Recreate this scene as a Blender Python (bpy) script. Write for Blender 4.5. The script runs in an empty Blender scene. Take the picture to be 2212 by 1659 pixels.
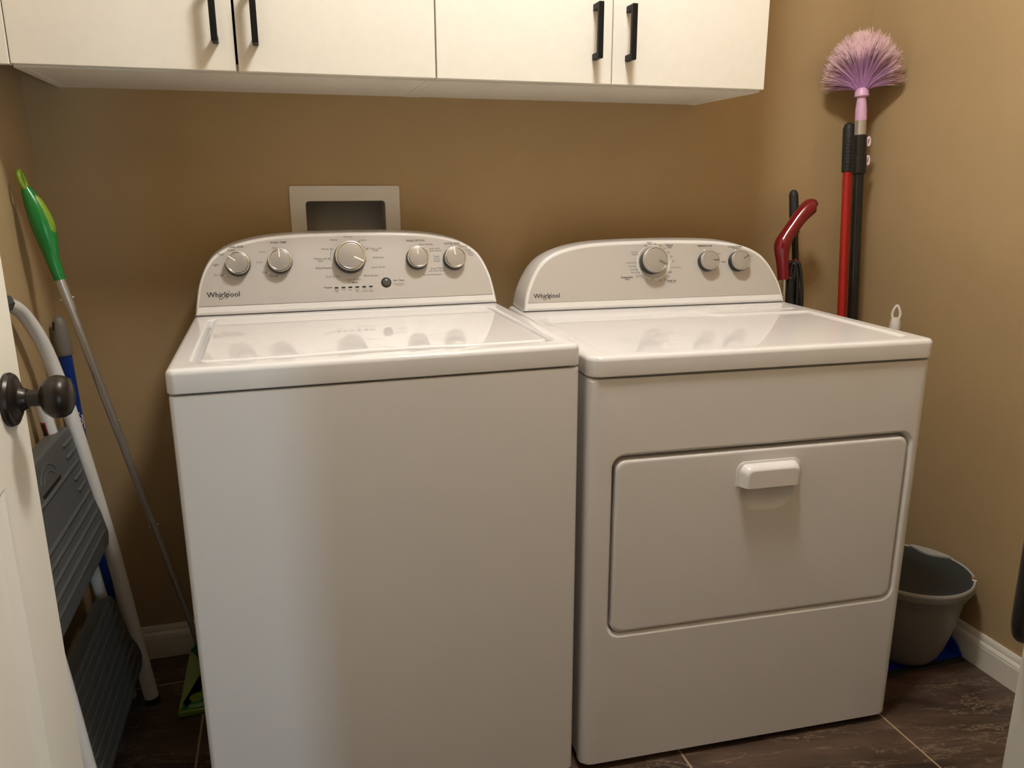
import bpy, bmesh, math, random
from mathutils import Vector, Matrix
from math import sin, cos, tan, pi, radians, sqrt

S = bpy.context.scene
COL = S.collection
random.seed(7)

# ------------------------------------------------------------------ camera
cam = bpy.data.objects.new('camera', bpy.data.cameras.new('camera'))
COL.objects.link(cam)
CR = ((0.96062, 0.26866, 0.07099), (-0.27787, 0.93143, 0.23499), (-0.00299, -0.24546, 0.9694))
M = Matrix(((CR[0][0], CR[0][2], -CR[0][1]), (CR[1][0], CR[1][2], -CR[1][1]), (CR[2][0], CR[2][2], -CR[2][1])))
cam.matrix_world = Matrix.Translation((-0.1351, -1.9983, 1.1936)) @ M.to_4x4()
cam.data.sensor_width = 36.0
cam.data.lens = 27.355
cam.data.clip_start = 0.02
S.camera = cam

# ------------------------------------------------------------------ world, exposure
W = bpy.data.worlds.new('hall_daylight')
S.world = W
W.use_nodes = True
W.node_tree.nodes['Background'].inputs[0].default_value = (0.80, 0.88, 1.0, 1)
W.node_tree.nodes['Background'].inputs[1].default_value = 0.03
S.view_settings.view_transform = 'Standard'
S.view_settings.look = 'None'
S.view_settings.exposure = 0.10
S.view_settings.gamma = 1.0
S.cycles.use_denoising = True
S.cycles.max_bounces = 10
S.cycles.diffuse_bounces = 6

LAMP = Vector((0.41, -0.98, 2.42))      # the ceiling lamp, the room's own light
LAMP_COL = (1.0, 0.965, 0.90)
LAMP_STRENGTH = 109.0

# ------------------------------------------------------------------ materials
MATS = {}
def mat(name, col, rough=0.5, metal=0.0, spec=0.5, bump=None, emit=None, coat=0.0, mottle=None):
    """bump = (scale, strength, distance); mottle = (scale, amount) varies the base colour a little"""
    m = bpy.data.materials.new(name)
    m.use_nodes = True
    nt = m.node_tree
    b = nt.nodes['Principled BSDF']
    b.inputs['Base Color'].default_value = (*col, 1)
    b.inputs['Roughness'].default_value = rough
    b.inputs['Metallic'].default_value = metal
    b.inputs['Specular IOR Level'].default_value = spec
    b.inputs['Coat Weight'].default_value = coat
    tc = nt.nodes.new('ShaderNodeTexCoord')
    if mottle:
        n = nt.nodes.new('ShaderNodeTexNoise')
        n.inputs['Scale'].default_value = mottle[0]
        n.inputs['Detail'].default_value = 4
        r = nt.nodes.new('ShaderNodeValToRGB')
        a = mottle[1]
        r.color_ramp.elements[0].position = 0.35
        r.color_ramp.elements[1].position = 0.65
        r.color_ramp.elements[0].color = (*[c * (1 - a) for c in col], 1)
        r.color_ramp.elements[1].color = (*[min(1, c * (1 + a)) for c in col], 1)
        nt.links.new(tc.outputs['Object'], n.inputs['Vector'])
        nt.links.new(n.outputs['Fac'], r.inputs['Fac'])
        nt.links.new(r.outputs['Color'], b.inputs['Base Color'])
    if bump:
        n = nt.nodes.new('ShaderNodeTexNoise')
        n.inputs['Scale'].default_value = bump[0]
        n.inputs['Detail'].default_value = 3
        bp = nt.nodes.new('ShaderNodeBump')
        bp.inputs['Strength'].default_value = bump[1]
        bp.inputs['Distance'].default_value = bump[2]
        nt.links.new(tc.outputs['Object'], n.inputs['Vector'])
        nt.links.new(n.outputs['Fac'], bp.inputs['Height'])
        nt.links.new(bp.outputs['Normal'], b.inputs['Normal'])
    if emit:
        b.inputs['Emission Color'].default_value = (*emit[0], 1)
        b.inputs['Emission Strength'].default_value = emit[1]
    MATS[name] = m
    return m

mat('wall_paint', (0.415, 0.300, 0.158), 0.55, bump=(230, 0.2, 0.0016), mottle=(3.0, 0.03))
mat('ceiling_paint', (0.75, 0.70, 0.62), 0.8, bump=(120, 0.2, 0.002))
mat('trim_paint', (0.78, 0.74, 0.66), 0.35)
mat('door_paint', (0.89, 0.85, 0.755), 0.4, bump=(220, 0.06, 0.0008))
mat('appliance_white', (0.775, 0.765, 0.765), 0.24, bump=(900, 0.03, 0.0002))
mat('appliance_gloss', (0.785, 0.78, 0.785), 0.006)
mat('console_white', (0.80, 0.79, 0.785), 0.16)
mat('fascia_silver', (0.545, 0.525, 0.505), 0.36, metal=0.2, bump=(1200, 0.03, 0.0002))
mat('print_dark', (0.10, 0.095, 0.09), 0.5)
mat('print_bold', (0.035, 0.033, 0.033), 0.5)
mat('print_light', (0.82, 0.80, 0.76), 0.5)
mat('logo_ink', (0.012, 0.013, 0.022), 0.35)
mat('black_plastic', (0.012, 0.012, 0.012), 0.32)
mat('black_rubber', (0.015, 0.015, 0.015), 0.6, bump=(300, 0.1, 0.001))
mat('chrome', (0.86, 0.85, 0.83), 0.12, metal=1.0)
mat('satin_metal', (0.60, 0.585, 0.56), 0.3, metal=0.75)
mat('knob_face', (0.42, 0.40, 0.38), 0.27, metal=0.35)
mat('pointer_light', (0.86, 0.84, 0.80), 0.25)
mat('pointer_dark', (0.16, 0.15, 0.13), 0.4)
mat('button_grey', (0.075, 0.075, 0.075), 0.22)
mat('cabinet_white', (0.80, 0.775, 0.71), 0.42, bump=(400, 0.05, 0.0004), mottle=(60, 0.012))
mat('cabinet_inside', (0.03, 0.028, 0.025), 0.8)
mat('handle_black', (0.006, 0.006, 0.006), 0.5, spec=0.2)
mat('box_white', (0.72, 0.70, 0.68), 0.45)
mat('box_grey', (0.42, 0.41, 0.40), 0.5)
mat('bronze', (0.030, 0.023, 0.019), 0.33, metal=0.55)
mat('tube_white', (0.78, 0.755, 0.73), 0.22)
mat('tread_grey', (0.085, 0.087, 0.085), 0.55, bump=(500, 0.15, 0.0006))
mat('foam_grey', (0.06, 0.058, 0.055), 0.7)
mat('red_ink', (0.45, 0.05, 0.03), 0.5)
mat('green_plastic', (0.01, 0.20, 0.035), 0.25)
mat('lime_plastic', (0.19, 0.30, 0.02), 0.35)
mat('lime_pad', (0.30, 0.42, 0.16), 0.5)
mat('aluminium', (0.58, 0.56, 0.53), 0.38, metal=0.85)
mat('blue_handle', (0.004, 0.03, 0.20), 0.28)
mat('grip_grey', (0.17, 0.16, 0.14), 0.5)
mat('red_gloss', (0.17, 0.001, 0.008), 0.16, coat=0.6)
mat('red_shaft', (0.42, 0.018, 0.012), 0.35)
mat('pole_black', (0.014, 0.013, 0.011), 0.22)
mat('pink_plastic', (0.66, 0.40, 0.60), 0.35, mottle=(60, 0.05))
mat('clip_pink', (0.85, 0.66, 0.72), 0.35)
mat('bin_grey', (0.17, 0.155, 0.135), 0.45)
mat('bin_rim', (0.36, 0.355, 0.335), 0.25)
mat('bin_lid', (0.030, 0.036, 0.040), 0.55, spec=0.25)
mat('pan_blue', (0.006, 0.03, 0.38), 0.35)
mat('brush_white', (0.72, 0.70, 0.66), 0.4)
mat('fridge_white', (0.62, 0.62, 0.58), 0.4)
mat('hall_paint', (0.42, 0.31, 0.20), 0.6)
mat('cool_fill_glow', (0.6, 0.7, 0.8), 0.2, emit=((0.60, 0.84, 1.0), 34.0))  # glow added in the unseen hall to put cool light on the washer
mat('lamp_metal', (0.5, 0.45, 0.38), 0.3, metal=0.8)
mat('lamp_glass', (0.9, 0.85, 0.75), 0.4, emit=(LAMP_COL, LAMP_STRENGTH))

def floor_material():
    m = bpy.data.materials.new('slate_tile')
    m.use_nodes = True
    nt = m.node_tree; N = nt.nodes; L = nt.links
    b = N['Principled BSDF']
    tc = N.new('ShaderNodeTexCoord')
    def noise(scale, loc, detail, dist, stretch=(1, 1, 1), rot=0.0):
        mp = N.new('ShaderNodeMapping'); mp.vector_type = 'TEXTURE'; mp.inputs['Location'].default_value = loc
        mp.inputs['Scale'].default_value = stretch; mp.inputs['Rotation'].default_value = (0, 0, rot)
        n = N.new('ShaderNodeTexNoise'); n.inputs['Scale'].default_value = scale
        n.inputs['Detail'].default_value = detail; n.inputs['Distortion'].default_value = dist
        n.inputs['Roughness'].default_value = 0.62
        L.new(tc.outputs['Object'], mp.inputs['Vector']); L.new(mp.outputs['Vector'], n.inputs['Vector'])
        return n
    n1 = noise(9, (0, 0, 0), 9, 0.35, (2.4, .62, 1), -0.2)
    r1 = N.new('ShaderNodeValToRGB')
    r1.color_ramp.elements[0].position = 0.3; r1.color_ramp.elements[0].color = (0.024, 0.014, 0.010, 1)
    r1.color_ramp.elements[1].position = 0.7; r1.color_ramp.elements[1].color = (0.135, 0.085, 0.060, 1)
    L.new(n1.outputs['Fac'], r1.inputs['Fac'])
    # thin light veins: where a stretched noise crosses one half
    n2 = noise(13, (3, 1, 0), 8, 0.4, (2.4, .6, 1), -0.2)
    sub = N.new('ShaderNodeMath'); sub.operation = 'SUBTRACT'; sub.inputs[1].default_value = 0.5
    ab = N.new('ShaderNodeMath'); ab.operation = 'ABSOLUTE'
    rv = N.new('ShaderNodeValToRGB')
    rv.color_ramp.elements[0].position = 0.0; rv.color_ramp.elements[0].color = (1, 1, 1, 1)
    rv.color_ramp.elements[1].position = 0.012; rv.color_ramp.elements[1].color = (0, 0, 0, 1)
    L.new(n2.outputs['Fac'], sub.inputs[0]); L.new(sub.outputs[0], ab.inputs[0]); L.new(ab.outputs[0], rv.inputs['Fac'])
    n3 = noise(5, (9, 4, 0), 3, 0)
    rm = N.new('ShaderNodeValToRGB')
    rm.color_ramp.elements[0].position = 0.34; rm.color_ramp.elements[1].position = 0.56
    L.new(n3.outputs['Fac'], rm.inputs['Fac'])
    mu = N.new('ShaderNodeMath'); mu.operation = 'MULTIPLY'
    L.new(rv.outputs['Color'], mu.inputs[0]); L.new(rm.outputs['Color'], mu.inputs[1])
    mx = N.new('ShaderNodeMixRGB'); mx.inputs['Color2'].default_value = (0.26, 0.19, 0.13, 1)
    L.new(mu.outputs[0], mx.inputs['Fac']); L.new(r1.outputs['Color'], mx.inputs['Color1'])
    # grout grid, tiles 0.505 x 1.01 m
    sx = N.new('ShaderNodeSeparateXYZ'); L.new(tc.outputs['Object'], sx.inputs[0])
    def line(sock, off, pitch):
        a = N.new('ShaderNodeMath'); a.operation = 'ADD'; a.inputs[1].default_value = -off + 50 * pitch
        w = N.new('ShaderNodeMath'); w.operation = 'MODULO'; w.inputs[1].default_value = pitch
        c = N.new('ShaderNodeMath'); c.operation = 'LESS_THAN'; c.inputs[1].default_value = 0.0045
        L.new(sock, a.inputs[0]); L.new(a.outputs[0], w.inputs[0]); L.new(w.outputs[0], c.inputs[0])
        return c
    gx = line(sx.outputs['X'], 1.118, 0.505); gy = line(sx.outputs['Y'], -0.139, 1.01)
    g = N.new('ShaderNodeMath'); g.operation = 'MAXIMUM'
    L.new(gx.outputs[0], g.inputs[0]); L.new(gy.outputs[0], g.inputs[1])
    mg = N.new('ShaderNodeMixRGB'); mg.inputs['Color2'].default_value = (0.42, 0.30, 0.20, 1)
    L.new(g.outputs[0], mg.inputs['Fac']); L.new(mx.outputs['Color'], mg.inputs['Color1'])
    L.new(mg.outputs['Color'], b.inputs['Base Color'])
    b.inputs['Roughness'].default_value = 0.42
    bp = N.new('ShaderNodeBump'); bp.inputs['Strength'].default_value = 0.3; bp.inputs['Distance'].default_value = 0.004
    L.new(n1.outputs['Fac'], bp.inputs['Height']); L.new(bp.outputs['Normal'], b.inputs['Normal'])
    MATS['slate_tile'] = m
floor_material()

def bristle_material():
    m = bpy.data.materials.new('bristles')
    m.use_nodes = True
    nt = m.node_tree; N = nt.nodes; L = nt.links
    b = N['Principled BSDF']
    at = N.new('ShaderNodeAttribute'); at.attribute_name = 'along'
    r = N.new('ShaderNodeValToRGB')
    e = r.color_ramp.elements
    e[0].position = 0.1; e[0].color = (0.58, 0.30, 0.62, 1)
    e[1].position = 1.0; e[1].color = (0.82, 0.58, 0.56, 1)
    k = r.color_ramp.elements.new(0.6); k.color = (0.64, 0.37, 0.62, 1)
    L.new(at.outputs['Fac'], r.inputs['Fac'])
    # tufts differ a little in dye and dust
    tt = N.new('ShaderNodeAttribute'); tt.attribute_name = 'tone'
    r2 = N.new('ShaderNodeValToRGB')
    r2.color_ramp.elements[0].color = (0.80, 0.76, 0.80, 1); r2.color_ramp.elements[1].color = (1, 1, 1, 1)
    L.new(tt.outputs['Fac'], r2.inputs['Fac'])
    mm = N.new('ShaderNodeMixRGB'); mm.blend_type = 'MULTIPLY'; mm.inputs['Fac'].default_value = 1.0
    L.new(r.outputs['Color'], mm.inputs['Color1']); L.new(r2.outputs['Color'], mm.inputs['Color2'])
    L.new(mm.outputs['Color'], b.inputs['Base Color'])
    b.inputs['Roughness'].default_value = 0.7
    MATS['bristles'] = m
bristle_material()

# ------------------------------------------------------------------ mesh helpers
class G:
    """collects shapes into one mesh"""
    def __init__(s): s.b = bmesh.new()
    def face(s, vs, mi=0, smooth=True):
        try:
            f = s.b.faces.new(vs); f.material_index = mi; f.smooth = smooth; return f
        except ValueError:
            return None
    def verts(s, pts): return [s.b.verts.new(p) for p in pts]
    def loft(s, loops, cap0=False, cap1=False, closed=True, mi=0):
        rings = [s.verts(l) for l in loops]
        n = len(rings[0])
        for a, c in zip(rings, rings[1:]):
            for i in range(n if closed else n - 1):
                j = (i + 1) % n
                s.face((a[i], a[j], c[j], c[i]), mi)
        if cap0: s.face(rings[0][::-1], mi)
        if cap1: s.face(rings[-1], mi)
        return s
    def box(s, x0, x1, y0, y1, z0, z1, mi=0):
        l = lambda z: [(x0, y0, z), (x1, y0, z), (x1, y1, z), (x0, y1, z)]
        return s.loft([l(z0), l(z1)], True, True, mi=mi)
    def tube(s, pts, r, n=14, cap=True, mi=0):
        pts = [Vector(p) for p in pts]
        R = r if isinstance(r, (list, tuple)) else [r] * len(pts)
        T = []
        for i in range(len(pts)):
            a = pts[max(0, i - 1)]; c = pts[min(len(pts) - 1, i + 1)]
            T.append((c - a).normalized())
        u = T[0].orthogonal().normalized()
        loops = []
        for i, p in enumerate(pts):
            u = (u - T[i] * u.dot(T[i])).normalized()
            v = T[i].cross(u)
            loops.append([p + (u * cos(2 * pi * k / n) + v * sin(2 * pi * k / n)) * R[i] for k in range(n)])
        return s.loft(loops, cap, cap, mi=mi)
    def lathe(s, prof, origin, axis, n=40, mi=0, cap0=True, cap1=True):
        """prof = [(radius, distance along axis)]"""
        o = Vector(origin); a = Vector(axis).normalized()
        u = a.orthogonal().normalized(); v = a.cross(u)
        loops = [[o + a * h + (u * cos(2 * pi * k / n) + v * sin(2 * pi * k / n)) * max(r, 1e-5) for k in range(n)] for r, h in prof]
        return s.loft(loops, cap0, cap1, mi=mi)

def cat(pts, k=8):
    """smooth curve through the points"""
    P = [Vector(p) for p in pts]; out = []
    for i in range(len(P) - 1):
        a = P[i - 1] if i else P[i] * 2 - P[i + 1]
        d = P[i + 2] if i + 2 < len(P) else P[i + 1] * 2 - P[i]
        b, c = P[i], P[i + 1]
        for j in range(k):
            t = j / k
            out.append(0.5 * ((2 * b) + (c - a) * t + (2 * a - 5 * b + 4 * c - d) * t * t + (3 * b - a - 3 * c + d) * t ** 3))
    out.append(P[-1])
    return out
def cat1(vals, k=8): return [v.x for v in cat([(a, 0, 0) for a in vals], k)]

def rrect(x0, x1, y0, y1, r, n=5, m=6):
    """rounded rectangle; r one radius or four (x0y0, x1y0, x1y1, x0y1); the same vertex count for any size"""
    R = r if isinstance(r, (list, tuple)) else (r,) * 4
    cs = [(x0 + R[0], y0 + R[0], pi, R[0]), (x1 - R[1], y0 + R[1], 1.5 * pi, R[1]), (x1 - R[2], y1 - R[2], 0, R[2]), (x0 + R[3], y1 - R[3], .5 * pi, R[3])]
    pts = []
    for i, (cx, cy, a, rr) in enumerate(cs):
        arc = [(cx + rr * cos(a + .5 * pi * k / n), cy + rr * sin(a + .5 * pi * k / n)) for k in range(n + 1)]
        pts += arc
        nx = cs[(i + 1) % 4]
        q = (nx[0] + nx[3] * cos(nx[2]), nx[1] + nx[3] * sin(nx[2]))
        for k in range(1, m):
            t = k / m
            pts.append((arc[-1][0] * (1 - t) + q[0] * t, arc[-1][1] * (1 - t) + q[1] * t))
    return pts

def inset(pl, d):
    """offset a closed counter-clockwise polygon inward by d"""
    out = []; n = len(pl)
    for i in range(n):
        a, b, c = Vector(pl[i - 1]), Vector(pl[i]), Vector(pl[(i + 1) % n])
        e1 = (b - a).normalized(); e2 = (c - b).normalized()
        n1 = Vector((-e1.y, e1.x)); n2 = Vector((-e2.y, e2.x))
        h = (n1 + n2)
        h = h / max(0.5, h.dot(n1)) if h.length > 1e-6 else n1
        out.append((b.x + h.x * d, b.y + h.y * d))
    return out

def obj(name, g, m, parent=None, bevel=0.0, seg=3, angle=35, flat=False):
    me = bpy.data.meshes.new(name)
    bmesh.ops.recalc_face_normals(g.b, faces=g.b.faces)
    g.b.to_mesh(me); g.b.free()
    for k in (m if isinstance(m, (list, tuple)) else [m]): me.materials.append(MATS[k])
    if not flat:
        me.set_sharp_from_angle(angle=radians(angle))
    o = bpy.data.objects.new(name, me)
    COL.objects.link(o)
    if parent: o.parent = parent
    if bevel:
        md = o.modifiers.new('bevel', 'BEVEL'); md.width = bevel; md.segments = seg
        md.limit_method = 'ANGLE'; md.angle_limit = radians(40)
    if not flat:
        wn = o.modifiers.new('normals', 'WEIGHTED_NORMAL'); wn.mode = 'FACE_AREA'; wn.weight = 80; wn.keep_sharp = True
    return o

def tag(o, label, cat_, group=None):
    o['label'] = label; o['category'] = cat_
    if group: o['group'] = group
    return o
def thing(name, label, cat_, loc=(0, 0, 0), rotz=0.0, group=None):
    o = bpy.data.objects.new(name, None)
    o.empty_display_size = 0.05
    COL.objects.link(o)
    o.location = loc; o.rotation_euler = (0, 0, rotz)
    return tag(o, label, cat_, group)
def struct(name, g, m, **k):
    o = obj(name, g, m, **k); o['kind'] = 'structure'; return o
def at(loc):
    """geometry given in world coordinates under a thing whose Empty sits at loc"""
    return Matrix.Translation(-Vector(loc))
def wobj(name, g, m, parent, **k):
    """a part whose mesh was laid out in world coordinates"""
    root = parent
    while root.parent: root = root.parent
    bmesh.ops.transform(g.b, matrix=Matrix.Translation(-root.location), verts=g.b.verts)
    return obj(name, g, m, parent, **k)

_texts = []
def text(s_, size_w, bold, place):
    """queue lettering; place = 4x4 matrix taking the text plane to the thing's own space; size_w = width of the line"""
    c = bpy.data.curves.new('t', 'FONT'); c.body = s_; c.align_x = 'CENTER'; c.align_y = 'CENTER'
    c.size = 1.0; c.resolution_u = 2
    c.offset = (0.0, 0.014, 0.009)[bold]
    o = bpy.data.objects.new('t', c); COL.objects.link(o)
    return (o, size_w, place)
def letter_mesh(queue, g, mi_of):
    """turn the queued lettering into faces of g"""
    dg = bpy.context.evaluated_depsgraph_get(); dg.update()
    for (o, w, place), mi in zip(queue, mi_of):
        me = bpy.data.meshes.new_from_object(o.evaluated_get(dg))
        xs = [v.co.x for v in me.vertices]; ys = [v.co.y for v in me.vertices]
        k = w / (max(xs) - min(xs)); cx = (max(xs) + min(xs)) / 2; cy = 0.36 if max(ys) > 0.4 else (max(ys) + min(ys)) / 2
        cy = (max(ys) + min(ys)) / 2
        vs = [g.b.verts.new(place @ Vector(((v.co.x - cx) * k, (v.co.y - cy) * k, 0))) for v in me.vertices]
        for p in me.polygons: g.face([vs[i] for i in p.vertices], mi, False)
        bpy.data.meshes.remove(me)
        c = o.data; bpy.data.objects.remove(o); bpy.data.curves.remove(c)

# ------------------------------------------------------------------ the room
XL, XR, YF, ZC = -0.651, 1.503, -1.76, 2.53
g = G(); g.box(-3.0, 3.0, -5.0, 0.15, -0.06, 0.0); struct('floor', g, 'slate_tile')
g = G(); g.box(-3.0, 3.0, -3.6, 0.15, ZC, ZC + 0.06); struct('ceiling', g, 'ceiling_paint')
# back wall with the opening of the recessed outlet box
OX0, OX1, OZ0, OZ1 = -0.078, 0.113, 1.022, 1.161
g = G()
outer = rrect(XL - .12, XR + .12, 0.0, ZC, .0001); inner = rrect(OX0, OX1, OZ0, OZ1, .008)
g.loft([[(x, 0.12, z) for x, z in inner], [(x, 0.12, z) for x, z in outer], [(x, 0.0, z) for x, z in outer],
        [(x, 0.0, z) for x, z in inner], [(x, 0.12, z) for x, z in inner]])
struct('wall_back', g, 'wall_paint')
g = G(); g.box(XL - .12, XL, YF, 0.0, 0, ZC); struct('wall_left', g, 'wall_paint')
g = G(); g.box(XR, XR + .12, YF, 0.0, 0, ZC); struct('wall_right', g, 'wall_paint')
# wall with the doorway the photograph is taken through
g = G()
g.box(XL - .12, -0.485, YF - .12, YF, 0, ZC); g.box(0.40, XR + .12, YF - .12, YF, 0, ZC); g.box(-0.485, 0.40, YF - .12, YF, 2.05, ZC)
struct('wall_front', g, 'wall_paint')
g = G(); g.box(-0.07, 3.0, -3.5, -3.4, 0, ZC); struct('wall_hall', g, 'hall_paint')
# added unseen window, its glowing pane shaped to cool the washer's left front
g = G()
for x0, x1, z0, z1 in ((0.97, 1.02, .20, 1.25), (1.15, 1.20, .20, 1.25), (1.02, 1.15, .20, .25), (1.02, 1.15, 1.2, 1.25)): g.box(x0, x1, -3.4, -3.37, z0, z1)
wi = struct('added_window_1', g, 'trim_paint')
g = G(); g.box(1.02, 1.15, -3.395, -3.385, .25, 1.2); obj('cool_fill_pane', g, 'cool_fill_glow', wi)

def baseboard(name, p0, p1, nrm):
    prof = [(0, 0), (.0125, 0), (.0125, .058), (.0115, .0605), (.0115, .064), (.0095, .069), (.0065, .0725), (.0065, .078), (.005, .084), (.003, .089), (0, .089)]
    n = Vector(nrm); g = G()
    g.loft([[Vector(p) + n * t + Vector((0, 0, z)) for t, z in prof] for p in (p0, p1)], True, True)
    return struct(name, g, 'trim_paint', angle=20)
baseboard('baseboard_back', (XL, 0, 0), (XR, 0, 0), (0, -1, 0))
baseboard('baseboard_right', (XR, -.0125, 0), (XR, YF, 0), (-1, 0, 0))
baseboard('baseboard_left', (XL, -.0125, 0), (XL, YF, 0), (1, 0, 0))

# the door, standing open along the left
DX, DY0, DY1 = -0.482, -1.745, -0.86
g = G()
g.box(DX - .035, DX, DY1 - .114, DY1, 0.012, 2.032)
g.box(DX - .035, DX, DY0, DY0 + .114, 0.012, 2.032)
pz = [(0.012, 0.23), (0.84, 1.05), (1.92, 2.032)]
for a, c in pz: g.box(DX - .035, DX, DY0 + .114, DY1 - .114, a, c)
for z0, z1 in ((0.23, 0.84), (1.05, 1.92)):
    for sx, fx in ((-1, DX), (1, DX - .035)):
        L_ = []
        for ins, dep in ((0, 0), (.0015, .002), (.020, .010), (.0205, .0102), (.022, .0102)):
            L_.append([(fx + sx * dep, y, z) for y, z in rrect(DY0 + .114 + ins, DY1 - .114 - ins, z0 + ins, z1 - ins, .0005, 2, 2)])
        g.loft(L_, False, True)
d1 = struct('door_1', g, 'door_paint', angle=25)
KY, KZ = -0.916, 0.936
kn = obj('door_knob', G().lathe([(.0001, .036), (.012, .0365), (.021, .041), (.0262, .048), (.0278, .0545), (.0270, .062), (.0235, .0685), (.016, .0725), (.0001, .0738)], (DX, KY, KZ), (1, 0, 0), 48), 'bronze', d1, angle=60)
obj('rosette', G().lathe([(.034, .0), (.0345, .004), (.0325, .0075), (.030, .0085), (.0285, .0085), (.0245, .0115), (.0165, .0145), (.0135, .019), (.0125, .022), (.0001, .022)], (DX, KY, KZ), (1, 0, 0), 48), 'bronze', kn, angle=25)
obj('knob_neck', G().lathe([(.0112, .018), (.0105, .028), (.0112, .039)], (DX, KY, KZ), (1, 0, 0), 32), 'bronze', kn, angle=60)

# ------------------------------------------------------------------ ceiling lamp
t = thing('ceiling_light', 'round glass dome light on the ceiling above the appliances', 'ceiling light', (LAMP.x, LAMP.y, ZC))
obj('light_base', G().lathe([(.14, 0), (.14, -.018), (.125, -.03)], (0, 0, 0), (0, 0, 1), 40), 'lamp_metal', t)
obj('light_dome', G().lathe([(.130, -.0305), (.130, -.06)] + [(.130 * cos(a), -.06 - .09 * sin(a)) for a in [pi / 2 * k / 10 for k in range(1, 11)]], (0, 0, 0), (0, 0, 1), 40), 'lamp_glass', t, angle=80)

# ------------------------------------------------------------------ control consoles shared by both machines
TILT = radians(17)
def console_space(d, z):
    """(u along the front, s up the sloping face, n out of it) -> the machine's own space"""
    ey = Vector((0, sin(TILT), cos(TILT))); en = Vector((0, -cos(TILT), sin(TILT)))
    m = Matrix.Identity(4)
    m.col[0] = (1, 0, 0, 0); m.col[1] = (*ey, 0); m.col[2] = (*en, 0); m.col[3] = (0, d, z, 1)
    return m
def console_outline(half, prof):
    """closed outline, centre at u = 0; prof = left half as (distance in from the side, height)"""
    left = [(-half + a, s_) for a, s_ in prof]
    left = [(v.x, v.y) for v in cat([(a, s_, 0) for a, s_ in left], 7)]
    right = [(-a, s_) for a, s_ in left[::-1][1:]]
    # counter-clockwise: bottom left -> bottom right -> over the top
    bottom = [(left[0][0] + (right[-1][0] - left[0][0]) * k / 14, left[0][1]) for k in range(1, 14)]
    return left[:1] + bottom + [right[-1]] + right[-2::-1] + left[::-1][1:-1]
def console(root, cu, d, z, half, prof, back_y, fascia_low, fin, fdrop):
    CS = console_space(d, z)
    ol = [(a, max(b, .004)) for a, b in console_outline(half, prof)]
    P = lambda pl, n: [CS @ Vector((cu + a, b, n)) for a, b in pl]
    back = [Vector((cu + a * 1.0, back_y, z + .004 + (b - .004) * .93)) for a, b in ol]
    mid = [p * .45 + q * .55 for p, q in zip(P(ol, -.012), back)]
    for q, (a, b) in zip(mid, ol): q.z += .006 * (b / .18)
    g = G()
    g.loft([P(inset(ol, .007), .0), P(inset(ol, .0035), -.001), P(inset(ol, .001), -.004), P(ol, -.010), mid, back], True, True)
    con_ = obj('control_console', g, 'console_white', root, angle=40)
    # printed fascia set into the console face
    fl = [q for q in inset(ol, fin) if q[1] > fascia_low]
    fl = [(a, b - fdrop * max(0, b - .03) / .15) for a, b in fl]
    # the kept points run over the arc; close them along the bottom
    k0 = min(range(len(fl)), key=lambda i: (fl[i][0] < 0, fl[i][1]))
    fl = fl[k0:] + fl[:k0]
    fl = [(fl[0][0] + .0005, fascia_low)] + fl + [(fl[-1][0] - .0005, fascia_low)]
    g = G(); g.loft([P(fl, .0002), P(fl, .0011), P(inset(fl, .0006), .0013)], False, True)
    fa = obj('fascia', g, 'fascia_silver', con_, angle=30)
    return CS, con_, fa
FN = .0016      # lettering sits this far out of the console face

def lettering(root, CS, items, extra=None):
    q = []; mi = []
    for (s_, u, v, w, b) in items:
        if s_ == 'LOGO': continue
        q.append(text(s_, w * 0.97, b, CS @ Matrix.Translation((u, v, FN)))); mi.append(1 if b else 0)
    g = G(); letter_mesh(q, g, mi)
    if extra: extra(g, CS)
    return obj('printed_lettering', g, ['print_dark', 'print_bold', 'print_light'], root, flat=True)
def ribbon(g, CS, pts, w, mi=0, n=FN):
    P = [Vector((a, b)) for a, b in pts]
    L_, R_ = [], []
    ws = w if isinstance(w, list) else [w] * len(P)
    for i, p in enumerate(P):
        t_ = (P[min(i + 1, len(P) - 1)] - P[max(i - 1, 0)]).normalized(); nn = Vector((-t_.y, t_.x)) * ws[i] / 2
        L_.append(CS @ Vector((p.x + nn.x, p.y + nn.y, n))); R_.append(CS @ Vector((p.x - nn.x, p.y - nn.y, n)))
    a = g.verts(L_); c = g.verts(R_)
    for i in range(len(P) - 1): g.face((a[i], a[i + 1], c[i + 1], c[i]), mi, False)
def disc(g, CS, u, v, r, mi, n=FN):
    g.face(g.verts([CS @ Vector((u + r * cos(a), v + r * sin(a), n)) for a in [2 * pi * k / 16 for k in range(16)]]), mi, False)
def logo(root, CS, u, v, w):
    """the maker's word with the thin ring that loops round its middle letters"""
    g = G()
    letter_mesh([text('Whirlpool', w, 2, CS @ Matrix.Translation((u, v, FN)))], g, [0])
    th = radians(40); a_, b_ = w * .205, w * .050; cx, cy = u + w * .030, v + w * .010
    pts = []; ws = []
    for k in range(0, 47):
        a = radians(62 + 330 * k / 46)
        x, y = a_ * cos(a), b_ * sin(a)
        pts.append((cx + x * cos(th) - y * sin(th), cy + x * sin(th) + y * cos(th)))
        ws.append(w * (.004 + .013 * max(0, sin(pi * k / 46)) ** .8))
    ribbon(g, CS, pts, ws)
    return obj('logo', g, 'logo_ink', root, flat=True)

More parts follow.
